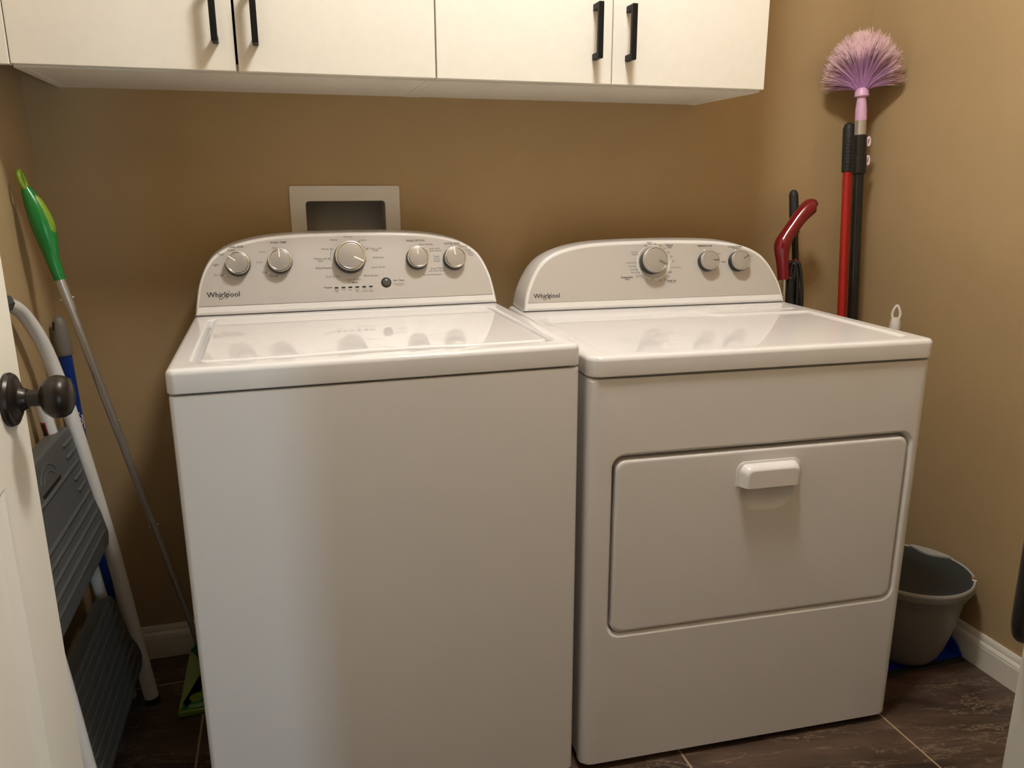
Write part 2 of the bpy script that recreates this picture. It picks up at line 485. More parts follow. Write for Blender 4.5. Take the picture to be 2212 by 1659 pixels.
def knob(root, CS, u, v, r, h, ang, ring_m, face_m, point_m, skirt):
    """dial: black skirt, metal ring, satin face, pointer line at ang (degrees, 0 = up, clockwise)"""
    A = CS.to_3x3() @ Vector((0, 0, 1)); o = CS @ Vector((u, v, .0012))
    k = obj('control_knob', G().lathe([(r * skirt, 0), (r * skirt, .003), (r * 1.03, h * .5), (r * .99, h * .62)], o, A, 48), 'black_plastic', root, angle=40)
    obj('knob_ring', G().lathe([(r * .985, h * .60), (r * 1.0, h * .66), (r * 1.0, h * .88), (r * .965, h * .98), (r * .90, h), (r * .865, h * .985), (r * .86, h * .93)], o, A, 56, cap0=False, cap1=False), ring_m, k, angle=50)
    obj('knob_face', G().lathe([(r * .865, h * .90), (r * .845, h * .965), (r * .80, h * .98), (r * .4, h * 1.0), (.0001, h * 1.005)], o, A, 48, cap0=False), face_m, k, angle=50)
    g = G(); a = radians(ang); d_ = Vector((sin(a), cos(a))); n_ = Vector((d_.y, -d_.x))
    wq = r * .062
    pl = []
    for t_, s_ in ((.22, -1), (.22, 1), (.93, 1), (.93, -1)):
        p = d_ * r * t_ + n_ * wq * s_
        pl.append((u + p.x, v + p.y))
    L_ = [[CS @ Vector((a_, b_, .0012 + q)) for a_, b_ in pl] for q in (h * .96, h * 1.03)]
    g.loft(L_, True, True)
    obj('pointer', g, point_m, k, bevel=.0006, seg=2)
    return k

def foot(root, x, y, h):
    g = G(); g.lathe([(.019, 0), (.019, .006), (.008, .008), (.008, h)], (x, y, 0), (0, 0, 1), 20)
    obj('leveling_foot', g, 'black_rubber', root)

WPROF = [(.0, .0), (.006, .042), (.0135, .076), (.0285, .112), (.0495, .138), (.088, .1595), (.150, .1745), (.230, .1815), (.344, .1835)]
DPROF = [(.0, .0), (.0075, .041), (.020, .075), (.041, .112), (.068, .138), (.112, .1575), (.180, .170), (.270, .1745), (.3585, .1758)]

# ------------------------------------------------------------------ washing machine
WX, WY, WA, WZ1, WZ2, WD, WW = -0.3295, -0.7177, 0.0168, 0.8785, 0.9188, 0.5312, 0.6985
w = thing('washing_machine', 'white top-loading washing machine under the left cabinets, five dials on its console', 'washing machine', (WX, WY, 0), WA)
g = G()
pl = rrect(.0025, WW - .0025, 0, .66, .009)
g.loft([[(x, y, .018) for x, y in pl], [(x, y, WZ1 - .0062) for x, y in pl], [(x, y, WZ1 - .0042) for x, y in inset(pl, .0012)], [(x, y, WZ1 - .0032) for x, y in inset(pl, .004)]], True, True)
obj('cabinet_body', g, 'appliance_white', w)
g = G()
pl = rrect(.012, WW - .012, .012, .65, .01)
g.loft([[(x, y, WZ1 - .006) for x, y in pl], [(x, y, WZ1 + .002) for x, y in pl]], True, True)
obj('gap_shade_fill', g, 'black_plastic', w)  # black filler put in to darken the shaded gap below the top panel
g = G()
ol = rrect(0, WW, -.001, .66, (.016, .016, .014, .014))
well = rrect(.036, WW - .036, .040, .505, (.022, .022, .03, .03))
lp = [[(x, y, WZ1) for x, y in inset(ol, .006)], [(x, y, WZ1) for x, y in inset(ol, .002)], [(x, y, WZ1 + .002) for x, y in ol], [(x, y, WZ2 - .010) for x, y in ol], [(x, y, WZ2 - .005) for x, y in inset(ol, .0012)],
      [(x, y, WZ2 - .0012) for x, y in inset(ol, .0048)], [(x, y, WZ2) for x, y in inset(ol, .010)],
      [(x, y, WZ2) for x, y in inset(well, -.005)], [(x, y, WZ2 - .0012) for x, y in inset(well, -.0015)], [(x, y, WZ2 - .005) for x, y in well], [(x, y, WZ2 - .017) for x, y in inset(well, .004)]]
g.loft(lp, True, True)
obj('top_panel', g, 'appliance_gloss', w, angle=50)
g = G()
lid = rrect(.0465, WW - .0465, .0480, .499, (.017, .017, .024, .024), 5, 24)
def arc_front(pl):
    out = []
    for x, y in pl:
        if y < .12:
            t_ = max(0, 1 - ((x - WW / 2) / .15) ** 2)
            y += .013 * t_
        out.append((x, y))
    return out
lid = arc_front(lid)
def lidz(x, y, z): return (x, y, z)
g.loft([[lidz(x, y, WZ2 - .0165) for x, y in lid], [lidz(x, y, WZ2 - .004) for x, y in lid], [lidz(x, y, WZ2 - .001) for x, y in inset(lid, .0012)], [lidz(x, y, WZ2 + .0008) for x, y in inset(lid, .004)], [lidz(x, y, WZ2 + .0012) for x, y in inset(lid, .008)],
        [lidz(x, y, WZ2 + .0002) for x, y in inset(lid, .016)]], True, True)
obj('lid', g, 'appliance_gloss', w, angle=50)
CS, con_, fa = console(w, WW / 2, WD, WZ2, WW / 2 - .0045, WPROF, .655, .0235, .0075, .002)
WT=[('SOIL LEVEL',0.1024,0.1537,0.0310,1),('Heavy',0.0902,0.1464,0.0166,0),('Med',0.0679,0.1375,0.0116,0),('Light',0.0556,0.1144,0.0135,0),('Ex Light',0.0618,0.0912,0.0223,0),('WASH TEMP',0.1918,0.1613,0.0375,1),('Hot',0.1835,0.1493,0.0101,0),('Warm',0.1560,0.1407,0.0155,0),('Cool',0.1471,0.1178,0.0124,0),('Cold',0.1576,0.0942,0.0120,0),('Tap Cold',0.1771,0.0850,0.0231,0),('Normal',0.3475,0.1714,0.0197,0),('Heavy',0.3147,0.1641,0.0168,0),('Colors',0.3814,0.1626,0.0166,0),('Whites',0.2934,0.1437,0.0183,0),('Whites with',0.2813,0.1216,0.0313,0),('Soak',0.2815,0.1167,0.0125,0),('Bulky/Sheets',0.2871,0.0992,0.0355,0),('Drain & Spin',0.3070,0.0790,0.0336,0),('Clean Washer',0.3526,0.0709,0.0362,0),('with',0.3429,0.0645,0.0069,0),('affresh',0.3551,0.0640,0.0149,1),('Rinse & Spin',0.3937,0.0781,0.0334,0),('Quick Wash',0.4113,0.0976,0.0326,0),('Delicates',0.4138,0.1211,0.0250,0),('Colors with',0.4086,0.1425,0.0304,0),('Soak',0.4087,0.1377,0.0130,0),('Progress',0.2936,0.0542,0.0188,1),('Sensing',0.3123,0.0478,0.0126,0),('Fill',0.3120,0.0438,0.0047,0),('Wash',0.3274,0.0475,0.0089,0),('Rinse',0.3434,0.0473,0.0090,0),('Final',0.3588,0.0473,0.0080,0),('Spin',0.3590,0.0427,0.0074,0),('Cycle',0.3763,0.0470,0.0085,0),('Complete',0.3749,0.0427,0.0155,0),('Lid',0.3901,0.0468,0.0054,0),('Locked',0.3908,0.0424,0.0118,0),('Start / Pause',0.4570,0.0654,0.0264,1),('Hold 3 Seconds',0.4570,0.0574,0.0253,0),('to Cancel',0.4579,0.0534,0.0154,0),('RINSE OPTION',0.5046,0.1586,0.0437,1),('Auto Sensing',0.5280,0.1487,0.0349,0),('Auto with',0.5490,0.1388,0.0260,0),('Extra Rinse*',0.5514,0.1334,0.0317,0),('Deep',0.5520,0.1189,0.0141,0),('Water',0.5529,0.1134,0.0153,0),('Rinse*',0.5524,0.1080,0.0158,0),('Deep Water',0.5515,0.0904,0.0317,0),('with Extra Rinse*',0.5508,0.0850,0.0431,0),('*Use with Fabric Softener',0.5381,0.0758,0.0463,0),('WATER LEVEL',0.5923,0.1493,0.0414,1),('Auto Sensing',0.6097,0.1415,0.0381,0),('Deep',0.6300,0.1323,0.0145,0),('Water',0.6337,0.1266,0.0157,0),('Wash',0.6366,0.1210,0.0145,0),('LOGO',0.0668,0.0460,0.0684,0)]
def wx(g, CS):
    for u, v in ((.3068, .1433), (.3004, .121), (.3716, .159), (.3899, .1426)): disc(g, CS, u, v, .0016, 0)
    ribbon(g, CS, cat([(.3124, .1452, 0), (.3068, .1364, 0), (.3043, .1268, 0), (.3046, .115, 0)], 5) and [(p.x, p.y) for p in cat([(.3124, .1452, 0), (.3068, .1364, 0), (.3043, .1268, 0), (.3046, .115, 0)], 5)], .0008)
    ribbon(g, CS, [(p.x, p.y) for p in cat([(.3778, .1507, 0), (.3837, .1452, 0), (.3895, .1374, 0)], 5)], .0008)
    ribbon(g, CS, [(p.x, p.y) for p in cat([(.5265, .1300, 0), (.5335, .117, 0), (.5320, .104, 0), (.526, .094, 0)], 5)], .0005, 2)
    for u, v in ((.0735, .0905), (.189, .0845), (.166, .0935)): disc(g, CS, u, v, .0018, 2)
lettering(con_, CS, WT, wx)
logo(con_, CS, .0668, .0462, .069)
for u, v, r, h, a in ((.1022, .1137, .0252, .0245, -52), (.192, .1169, .0257, .0245, -3), (.3482, .1219, .0344, .0275, 117), (.5048, .1153, .0252, .0245, -8), (.5938, .1117, .0255, .0245, -8)):
    knob(con_, CS, u, v, r, h, a, 'chrome', 'knob_face', 'pointer_light', 1.07)
g = G(); o = CS @ Vector((.4273, .0613, .001)); A = CS.to_3x3() @ Vector((0, 0, 1))
g.lathe([(.0118, 0), (.0118, .0015), (.0108, .002)], o, A, 32)
b_ = obj('start_button', g, 'black_plastic', con_)
obj('button_cap', G().lathe([(.0095, .001), (.0093, .0035), (.007, .0052), (.0035, .006), (.0001, .0062)], o, A, 32, cap0=False), 'button_grey', b_, angle=60)
for u in (.3124, .3281, .3437, .3595, .3754, .3909):
    g = G(); P = rrect(u - .0045, u + .0045, .0513, .0547, .0016, 4, 1)
    g.loft([[CS @ Vector((a, b, .001)) for a, b in P], [CS @ Vector((a, b, .0018)) for a, b in P]], True, True)
    obj('progress_light', g, 'black_plastic', con_)
for x in (.06, WW - .06):
    for y in (.06, .60): foot(w, x, y, .02)

# ------------------------------------------------------------------ dryer
DXo, DYo, DA, DZ1, DZ2, DD, DW = 0.3844, -0.7092, -0.0501, 0.854, 0.8931, 0.5294, 0.737
d = thing('clothes_dryer', 'white front-loading clothes dryer right of the washing machine, three dials on its console', 'clothes dryer', (DXo, DYo, 0), DA)
g = G()
pl = rrect(.001, DW - .001, .031, .655, (.001, .001, .006, .006))
g.loft([[(x, y, .02) for x, y in pl], [(x, y, DZ1 - .004) for x, y in pl]], True, True)
obj('cabinet_body', g, 'appliance_white', d)
# front panel, wrapped round the sides, with the door opening
Z0, Z1 = .013, DZ1 - .0028
def fr(ins, y, r): return [(x, y, z) for x, z in rrect(ins, DW - ins, Z0 + min(ins, .004), Z1 - min(ins * .4, .002), r, 6, 8)]
OU0, OU1, OV0, OV1 = .0530, DW - .0300, .3165, .6945
def op(off, y): return [(x, y, z) for x, z in rrect(OU0 - off, OU1 + off, OV0 - off, OV1 + off, .024 + off, 6, 8)]
g = G()
g.loft([fr(.0, .030, .004), fr(.0, .020, .004), fr(.0012, .0125, .004), fr(.005, .0055, .005), fr(.0105, .0015, .006), fr(.018, .0, .008),
        op(.0085, 0.0), op(.006, .0007), op(.0035, .003), op(.0012, .007), op(0, .012), op(0, .026)], False, True)
obj('front_panel', g, 'appliance_white', d, angle=60)
# door plate with the scooped finger recess
def dr(ins, y): return [(x, y, z) for x, z in rrect(OU0 + .0045 + ins, OU1 - .0045 - ins, OV0 + .004 + ins, OV1 - .0065 - ins, .020, 6, 8)]
SU, SZ0, SZ1 = (.329, .437), .563, .640
def sc(off, y, up=0.0): return [(x, y + up * max(0, (z - SZ0) / (SZ1 - SZ0)), z) for x, z in rrect(SU[0] - off, SU[1] + off, SZ0 - off, SZ1 + off * .2, (.034 + off, .034 + off, .004, .004), 6, 8)]
g = G()
g.loft([dr(0, .020), dr(0, .004), dr(.001, .0015), dr(.0035, .0), dr(.007, -.0006), sc(.007, -.0006), sc(.004, 0, .001), sc(0, .002, .004), sc(-.008, .005, .008), sc(-.016, .006, .010)], True, True)
dd = obj('dryer_door', g, 'appliance_white', d, angle=50)
hu0, hu1, hz0, hz1 = .3105, .4540, .6140, .6645
def hd(ins, y, dz=0.0): return [(x, y, z) for x, z in rrect(hu0 + ins, hu1 - ins, hz0 + dz, hz1 - ins * .8, (.0008, .0008, .020 - ins * .5, .020 - ins * .5), 6, 8)]
g = G()
g.loft([hd(0, .0005), hd(0, -.0022), hd(.0012, -.0030), hd(.0045, -.0030), hd(.0062, -.0040), hd(.0078, -.0085), hd(.0105, -.0150), hd(.0150, -.0200, .0), hd(.0200, -.0218, .0)], True, True)
obj('door_handle', g, 'console_white', dd, angle=40)
# lid
g = G()
pl = rrect(-.002, DW + .002, -.004, .66, (.028, .020, .014, .014), 8, 30)
zt = DZ2
def shp(pts, z): return [(x, y, z) for x, y in pts]
# recess in the top: a broad shallow field with a step at the back right
def recess(off):
    base = rrect(.033 + off, DW - .030 - off, .030 + off, .452 - off, (.01, .02, .03, .02), 8, 30)
    out = []
    for x, y in base:
        cap = .452 - off
        if x > .425:
            k = min(1, (x - .425) / .035); k = k * k * (3 - 2 * k)
            cap = .452 - .056 * k - off
        out.append((x, min(y, cap)))
    return out
g.loft([shp(inset(pl, .006), DZ1), shp(inset(pl, .002), DZ1), shp(pl, DZ1 + .002), shp(pl, zt - .010), shp(inset(pl, .0012), zt - .005), shp(inset(pl, .0048), zt - .0012), shp(inset(pl, .010), zt),
        shp(recess(0), zt), shp(recess(.003), zt - .0005), shp(recess(.008), zt - .0035), shp(recess(.011), zt - .004)], True, True)
obj('top_panel', g, 'appliance_gloss', d, angle=50)
g = G(); pl2 = rrect(.485, .700, .430, .515, .016)
g.loft([shp(pl2, zt - .001), shp(pl2, zt + .0012), shp(inset(pl2, .0015), zt + .002), shp(inset(pl2, .008), zt + .002), shp(inset(pl2, .010), zt + .001)], False, True)
obj('lint_screen_cover', g, 'appliance_gloss', d, angle=40)
CS, con_, fa = console(d, DW / 2, DD, DZ2, DW / 2 - .0095, DPROF, .650, .0235, .0085, .0025)
DT=[('Heavy',0.3536,0.1678,0.0153,0),('Dry',0.3543,0.1629,0.0089,0),('OFF',0.3431,0.1590,0.0102,1),('75',0.3685,0.1634,0.0064,0),('60',0.3828,0.1585,0.0064,0),('50',0.3933,0.1520,0.0064,0),('40',0.4039,0.1420,0.0065,0),('30',0.4109,0.1303,0.0065,0),('20',0.4140,0.1177,0.0065,0),('Timed',0.4071,0.1604,0.0201,1),('Dry',0.4080,0.1544,0.0123,1),('Wrinkle',0.3098,0.1443,0.0190,0),('Shield',0.3109,0.1386,0.0158,0),('Cool Down',0.2995,0.1172,0.0284,0),('Less Dry',0.3023,0.1072,0.0215,0),('Normal',0.3056,0.0993,0.0189,0),('More Dry',0.3093,0.0911,0.0240,0),('Very Dry',0.3193,0.0812,0.0222,0),('Automatic',0.2848,0.0803,0.0340,1),('Dry',0.2855,0.0747,0.0119,1),('OFF',0.3540,0.0726,0.0102,1),('10',0.3751,0.0686,0.0064,0),('20',0.3885,0.0716,0.0064,0),('30',0.3993,0.0786,0.0064,0),('OFF',0.4040,0.0899,0.0103,1),('Fluff Air',0.4077,0.0672,0.0258,1),('No Heat',0.4084,0.0620,0.0155,0),('Cool Down',0.4214,0.1020,0.0298,0),('TEMPERATURE',0.5064,0.1563,0.0437,1),('Low',0.5179,0.1441,0.0106,0),('Med',0.5445,0.1356,0.0107,0),('High',0.5569,0.1130,0.0127,0),('CYCLE SIGNAL',0.5933,0.1529,0.0432,1),('Volume',0.5941,0.1482,0.0175,0),('Off',0.6052,0.1422,0.0081,0),('On',0.6385,0.1268,0.0068,0),('LOGO',0.0703,0.0379,0.0661,0)]
def dx(g, CS):
    for u, v in ((.316, .108), (.3183, .1014), (.3228, .0937), (.3283, .0882), (.4085, .118)): disc(g, CS, u, v, .0017, 2)
    for u, v in ((.505, .1455), (.594, .1435)): disc(g, CS, u, v, .0025, 2)
    ribbon(g, CS, [(.360 + .0440 * cos(2 * pi * k / 48), .1165 + .0440 * sin(2 * pi * k / 48)) for k in range(49)], .0022, 2)
lettering(con_, CS, DT, dx)
logo(con_, CS, .0703, .0381, .067)
for u, v, r, h, a in ((.3537, .1179, .0330, .037, 118), (.5085, .1145, .0251, .0275, 92), (.5959, .1124, .0256, .0275, 58)):
    knob(con_, CS, u, v, r, h, a, 'satin_metal', 'knob_face', 'pointer_dark', .98 if r > .03 else 1.02)
for x in (.06, DW - .06):
    for y in (.07, .60): foot(d, x, y, .021)

# ------------------------------------------------------------------ wall cabinets
CY, CZ, CT = -0.323, 1.410, 2.17
def handle(parent, x):
    g = G()
    pts = []
    def bar(z): return [(x - .0058, -.359, z), (x + .0058, -.359, z), (x + .0058, -.348, z), (x - .0058, -.348, z)]
    g.box(x - .0058, x + .0058, -.359, -.348, 1.457, 1.568)
    g.box(x - .0056, x + .0056, -.3485, CY + .0005, 1.457, 1.470)
    g.box(x - .0056, x + .0056, -.3485, CY + .0005, 1.555, 1.568)
    wobj('door_handle', g, 'handle_black', parent, bevel=.0015, seg=2)
def wall_cabinet(label, x0, x1, seam, gap, hx):
    r = thing('wall_cabinet', label, 'cabinet', ((x0 + x1) / 2, -.15, CZ), 0, 'white wall cabinets over the machines')
    g = G()
    zb = CZ - .004
    g.box(x0, x0 + .018, CY + .0195, 0, zb, CT); g.box(x1 - .018, x1, CY + .0195, 0, zb, CT)
    g.box(x0 + .018, x1 - .018, CY + .0195, 0, zb + .001, zb + .019); g.box(x0 + .018, x1 - .018, CY + .0195, 0, CT - .018, CT)
    c = wobj('cabinet_case', g, 'cabinet_white', r)
    g = G(); g.box(x0 + .018, x1 - .018, -.012, -.004, zb + .019, CT - .018)
    wobj('back_board', g, 'cabinet_inside', r)
    for a, b, h in ((x0 + .0012, seam - gap / 2, hx[0]), (seam + gap / 2, x1 - .0012, hx[1])):
        g = G(); g.box(a, b, CY, CY + .018, CZ, CT - .002)
        dr_ = wobj('cabinet_door', g, 'cabinet_white', r, bevel=.0012, seg=2)
        handle(dr_, h)
wall_cabinet('white double-door wall cabinet over the washing machine', -.582, .189, -.197, .0048, (-.232, -.160))
wall_cabinet('white double-door wall cabinet over the dryer', .1895, .958, .576, .0022, (.535, .6115))
g = G(); g.box(XL + .0005, -.5825, CY - .0005, CY + .018, CZ - .001, CT); tag(obj('filler_strip', g, 'cabinet_white', bevel=.001), 'narrow off-white filler strip between left cabinet and left wall', 'filler strip')

# ------------------------------------------------------------------ recessed outlet box in the back wall
t = thing('outlet_box', 'white framed recessed plumbing box in the wall behind the washing machine', 'outlet box', (.0175, 0, 1.09))
g = G()
fo = rrect(-.115, .150, .985, 1.198, .006); fi = rrect(OX0, OX1, OZ0, OZ1, .008)
L_ = lambda pl, y: [(x, y, z) for x, z in pl]
g.loft([L_(fo, -.0002), L_(fo, -.004), L_(inset(fo, .001), -.0055), L_(inset(fo, .003), -.006), L_(inset(fi, -.003), -.006), L_(inset(fi, -.001), -.0055), L_(fi, -.004), L_(fi, -.0002)])
wobj('trim_frame', g, 'box_white', t, angle=50)
g = G()
bx = inset(fi, .0006)
g.loft([L_(bx, -.0005), L_(bx, .088)], False, True)
wobj('recess', g, 'box_grey', t, angle=50)
for x in (-.035, .065):
    g = G(); g.lathe([(.012, 0), (.012, .03), (.008, .034), (.008, .05)], (x, .05, OZ0 + .0015), (0, 0, 1), 20)
    g.box(x - .018, x + .018, .045, .055, OZ0 + .048, OZ0 + .056)
    wobj('water_valve', g, 'satin_metal', t)
g = G(); g.lathe([(.006, 0), (.006, .066)], (.020, .05, OZ0 + .0015), (0, 0, 1), 16)
wobj('drain_stub', g, 'black_plastic', t)

# ------------------------------------------------------------------ step stool, folded against the left wall
SY = -0.44
t = thing('step_stool', 'folded white-tube step stool with two grey treads leaning behind the open door', 'step stool', (-.55, SY, 0))
half = [(-.515, .240, .004), (-.535, .235, .20), (-.556, .229, .42), (-.590, .219, .70), (-.6045, .205, .81), (-.614, .172, .895), (-.624, .120, .960), (-.629, .060, .988), (-.630, 0, .995)]
path = [(x, SY + o, z) for x, o, z in half] + [(x, SY - o, z) for x, o, z in half[::-1][1:]]
rad = [.0165, .0165, .0160, .0150, .0145, .0138, .0132, .0130, .0130]; rad = rad + rad[::-1][1:]
wobj('front_frame', G().tube(cat(path, 8), cat1(rad, 8), 18), 'tube_white', t, angle=60)
gp = [p for p in cat(path, 8) if abs(p.y - SY) < .050]
g = G(); g.tube(gp, .0175, 8); wobj('hand_grip', g, 'foam_grey', t, angle=30)
for s in (1, -1):
    wobj('rear_leg', G().tube(cat([(-.567, SY + s * .272, .003), (-.594, SY + s * .232, .33), (-.6225, SY + s * .155, .74), (-.630, SY + s * .140, .80)], 6), .0125, 14), 'tube_white', t, angle=60)
    g = G(); g.box(-.618, -.5835, SY + s * .209 - .017, SY + s * .209 + .017, .752, .808)
    wobj('hinge_bracket', g, 'foam_grey', t, bevel=.005)
    wobj('tube_cap', G().tube([(-.5145, SY + s * .2402, 0), (-.5155, SY + s * .2398, .016)], .0175, 16), 'black_rubber', t)
def tread(top, bottom, L, hw, bulge, th, ribs):
    """top, bottom: (x, z) of the face's upper and lower edge; ribs: (distance down, [(y0, y1)...])"""
    a = Vector((top[0], 0, top[1])); b = Vector((bottom[0], 0, bottom[1]))
    D = (b - a).normalized(); N_ = Vector((-D.z, 0, D.x)); Y = Vector((0, 1, 0))
    if N_.x < 0: N_ = -N_
    P = lambda y, k, n: a + D * k + Y * (SY + y) + N_ * n
    pl = [(-hw + .012, 0), (hw - .012, 0), (hw - .003, .004), (hw, .013), (hw, L * .62), (hw + bulge * .4, L * .72), (hw + bulge, L * .80), (hw + bulge, L * .90), (hw + bulge - .006, L * .945), (hw - .008, L)]
    pl = [(-y, k) for y, k in pl[::-1] if abs(y) > 0][:0] + pl
    right = pl[1:]
    left = [(-y, k) for y, k in right[::-1]]
    ol = right + left
    g = G()
    f = lambda q, n: [P(y, k, n) for y, k in q]
    def ins(q, e): return [(y - math.copysign(min(e, abs(y)), y), k + (e if k < L * .5 else -e)) for y, k in q]
    g.loft([f(ol, -th), f(ol, -.006), f(ins(ol, .0015), -.002), f(ins(ol, .005), 0)], True, True)
    for k, spans in ribs:
        for y0, y1 in spans:
            g.tube([P(y0, k, -.001), P(y0 + .002, k, .0006), P(y1 - .002, k, .0006), P(y1, k, -.001)], [.003, .0044, .0044, .003], 8)
    return g, P
ribs = []
for k in range(10):
    dk = .024 + .0243 * k
    if k in (0, 1, 3, 4): ribs.append((dk, [(-.185, -.125), (.125, .185)]))
    elif k == 2: ribs.append((dk, [(-.185, .185)]))
    else: ribs.append((dk, [(-.188, .188)]))
g, P = tread((-.597, .712), (-.549, .437), .279, .205, .019, .034, ribs)
for rr in (.030, .046):
    g.tube([P(rr * 1.15 * cos(a), .058 - rr * .8 * sin(a), .0) for a in [pi * (.12 + .76 * k / 14) for k in range(15)]], .0014, 6)
up = wobj('step_tread', g, 'tread_grey', t, angle=45)
g = G(); g.box(0, 0, 0, 0, 0, 0) if False else None
q = [P(y, k, n) for n in (-.0005, .0006) for y, k in ((-.062, .0605), (.062, .0605), (.054, .0675), (-.054, .0675))]
g.loft([q[:4], q[4:]], True, True); wobj('hand_slot', g, 'black_plastic', up)
ribs = [(.016 + .0225 * k, [(-.188, .188)]) for k in range(8)]
g, P = tread((-.562, .312), (-.517, .128), .192, .210, .018, .036, ribs)
wobj('step_tread', g, 'tread_grey', t, angle=45)
# caution sticker wrapped on the rear leg by the hinge
g = G()
pp = [p for p in cat([(-.567, SY + .272, .003), (-.594, SY + .232, .33), (-.6225, SY + .155, .74), (-.630, SY + .140, .80)], 6)]
def leg_at(z):
    q = min(range(len(pp) - 1), key=lambda n: abs((pp[n].z + pp[n + 1].z) / 2 - z))
    k = (z - pp[q].z) / (pp[q + 1].z - pp[q].z)
    return pp[q].lerp(pp[q + 1], k)
def patch(z0, z1, a0, a1, r):
    g = G()
    g.loft([[leg_at(z) + Vector((cos(radians(a0 + (a1 - a0) * k / 8)), sin(radians(a0 + (a1 - a0) * k / 8)), .1)) * r for k in range(9)] for z in (z0, (z0 + z1) / 2, z1)], closed=False)
    return g
stk = wobj('warning_sticker', patch(.690, .735, -160, -92, .0131), 'red_ink', t)
wobj('sticker_symbol', patch(.694, .731, -152, -104, .0135), 'black_plastic', stk)

# ------------------------------------------------------------------ blue mop in the corner behind the stool
A_, B_ = Vector((-.630, -.070, .917)), Vector((-.5985, -.085, .03))
at_ = lambda k: A_.lerp(B_, k)
t = thing('mop', 'blue-handled mop with grey grip standing in the back left corner', 'mop', (B_.x, B_.y, 0))
wobj('pole', G().tube([at_(.092), at_(1.0)], .0142, 18), 'blue_handle', t, angle=60)
ks = [0, .004, .011, .027, .053, .078, .094, .099]; rs = [.004, .009, .0125, .0155, .0172, .0176, .0172, .0155]
wobj('grip', G().tube([at_(k) for k in ks], rs, 20), 'grip_grey', t, angle=50)
g = G(); g.tube([at_(.012) + Vector((-.0078, -.0092, 0)), at_(.032) + Vector((-.0095, -.0118, 0))], .0034, 10)
wobj('hang_hole', g, 'black_plastic', t)
g = G(); g.box(B_.x - .035, B_.x + .035, B_.y - .055, B_.y + .055, .001, .05)
wobj('mop_head', g, 'box_white', t, bevel=.012)
# maker's mark on the pole: swoosh, ring and script letters running down the pole
def on_pole(u, v, lift=.0005):
    """u along the pole downward from the mark's start (m), v round it (m)"""
    ax = (B_ - A_).normalized(); c = at_(.255) + ax * u
    f = Vector((.38, -.92, 0)); f = (f - ax * f.dot(ax)).normalized(); s = ax.cross(f)
    an = v / .0142
    return c + (f * cos(an) + s * sin(an)) * (.0142 + lift)
g = G()
def prib(pts, wd):
    P_ = [Vector(p) for p in pts]; L1 = []; L2 = []
    for i, p in enumerate(P_):
        t_ = (P_[min(i + 1, len(P_) - 1)] - P_[max(0, i - 1)]).normalized(); n_ = Vector((-t_.y, t_.x)) * wd / 2
        L1.append(on_pole(p.x + n_.x, p.y + n_.y)); L2.append(on_pole(p.x - n_.x, p.y - n_.y))
    a1 = g.verts(L1); a2 = g.verts(L2)
    for i in range(len(P_) - 1): g.face((a1[i], a1[i + 1], a2[i + 1], a2[i]))
prib([(.016 + .011 * cos(a), .000 + .010 * sin(a)) for a in [2 * pi * k / 24 for k in range(25)]], .0022)
prib([(-.006, -.004), (.004, -.0125), (.018, -.0150), (.034, -.0135)], .0035)
x = .032
for ch in range(5):
    prib([(x + .0045 * (1 - cos(a)) - .001 * sin(2 * a), .002 + .006 * sin(a)) for a in [2 * pi * k / 12 for k in range(12)]], .0014)
    x += .0098
wobj('script_mark', g, 'clip_pink', t)

# ------------------------------------------------------------------ green sweeper mop leaning in the left corner
P0, P1 = Vector((-.3955, -.150, .052)), Vector((-.6265, -.205, 1.228))
at_ = lambda k: P0.lerp(P1, k)
AX = (P1 - P0).normalized()
t = thing('sweeper_mop', 'flat-head sweeper mop with green handle and silver pole beside the washer', 'mop', (P0.x, P0.y, 0))
g = G()
pl = rrect(-.449, -.342, -.282, -.016, .008)
Lz = lambda q, z: [(x, y, z) for x, y in q]
g.loft([Lz(pl, .001), Lz(pl, .010), Lz(inset(pl, .002), .012)], True, True)
hd_ = wobj('mop_head', g, 'lime_pad', t)
g = G()
wst = []
for x, y in rrect(-.4475, -.3435, -.279, -.019, .008, 5, 12):
    k = abs(y + .149) / .13
    lo = -.4475 + .040 * sin(min(1, (1 - k) * 1.25) * pi * .5) + (.004 if y < -.26 else 0)
    hi = -.3435 - .040 * sin(min(1, (1 - k) * 1.25) * pi * .5)
    wst.append((min(max(x, lo), hi), y))
g.loft([Lz(wst, .0118), Lz(wst, .018), Lz(inset(wst, .004), .0225), Lz(inset(wst, .014), .026)], True, True)
wobj('head_cover', g, 'green_plastic', hd_)
for y in (-.250, -.048):
    wobj('cloth_gripper', G().lathe([(.017, 0), (.0165, .002), (.012, .0035)], (-.409, y, .0245), (0, 0, 1), 24), 'lime_plastic', hd_)
g = G(); g.box(-.449, -.342, -.2845, -.272, .001, .016); wobj('end_strip', g, 'lime_plastic', hd_, bevel=.003)
wobj('swivel_joint', G().tube([(-.3955, -.150, .022), P0, at_(.05)], [.016, .014, .0098], 16), 'green_plastic', t)
secs = [(.04, .305, .0072), (.305, .525, .0080), (.525, .760, .0088), (.760, .825, .0105)]
for i, (a, b, r) in enumerate(secs):
    g = G(); g.tube([at_(a), at_(b)], r, 16)
    pr = wobj('pole_section', g, 'aluminium', t, angle=60)
    if i:
        s = Vector((1, .2, 0)); s = (s - AX * s.dot(AX)).normalized()
        g = G()
        for q in (1, -1): g.tube([at_(a + .022) + s * q * (r - .001), at_(a + .022) + s * q * (r + .0025)], [.0022, .0016], 12)
        wobj('snap_button', g, 'chrome', pr)
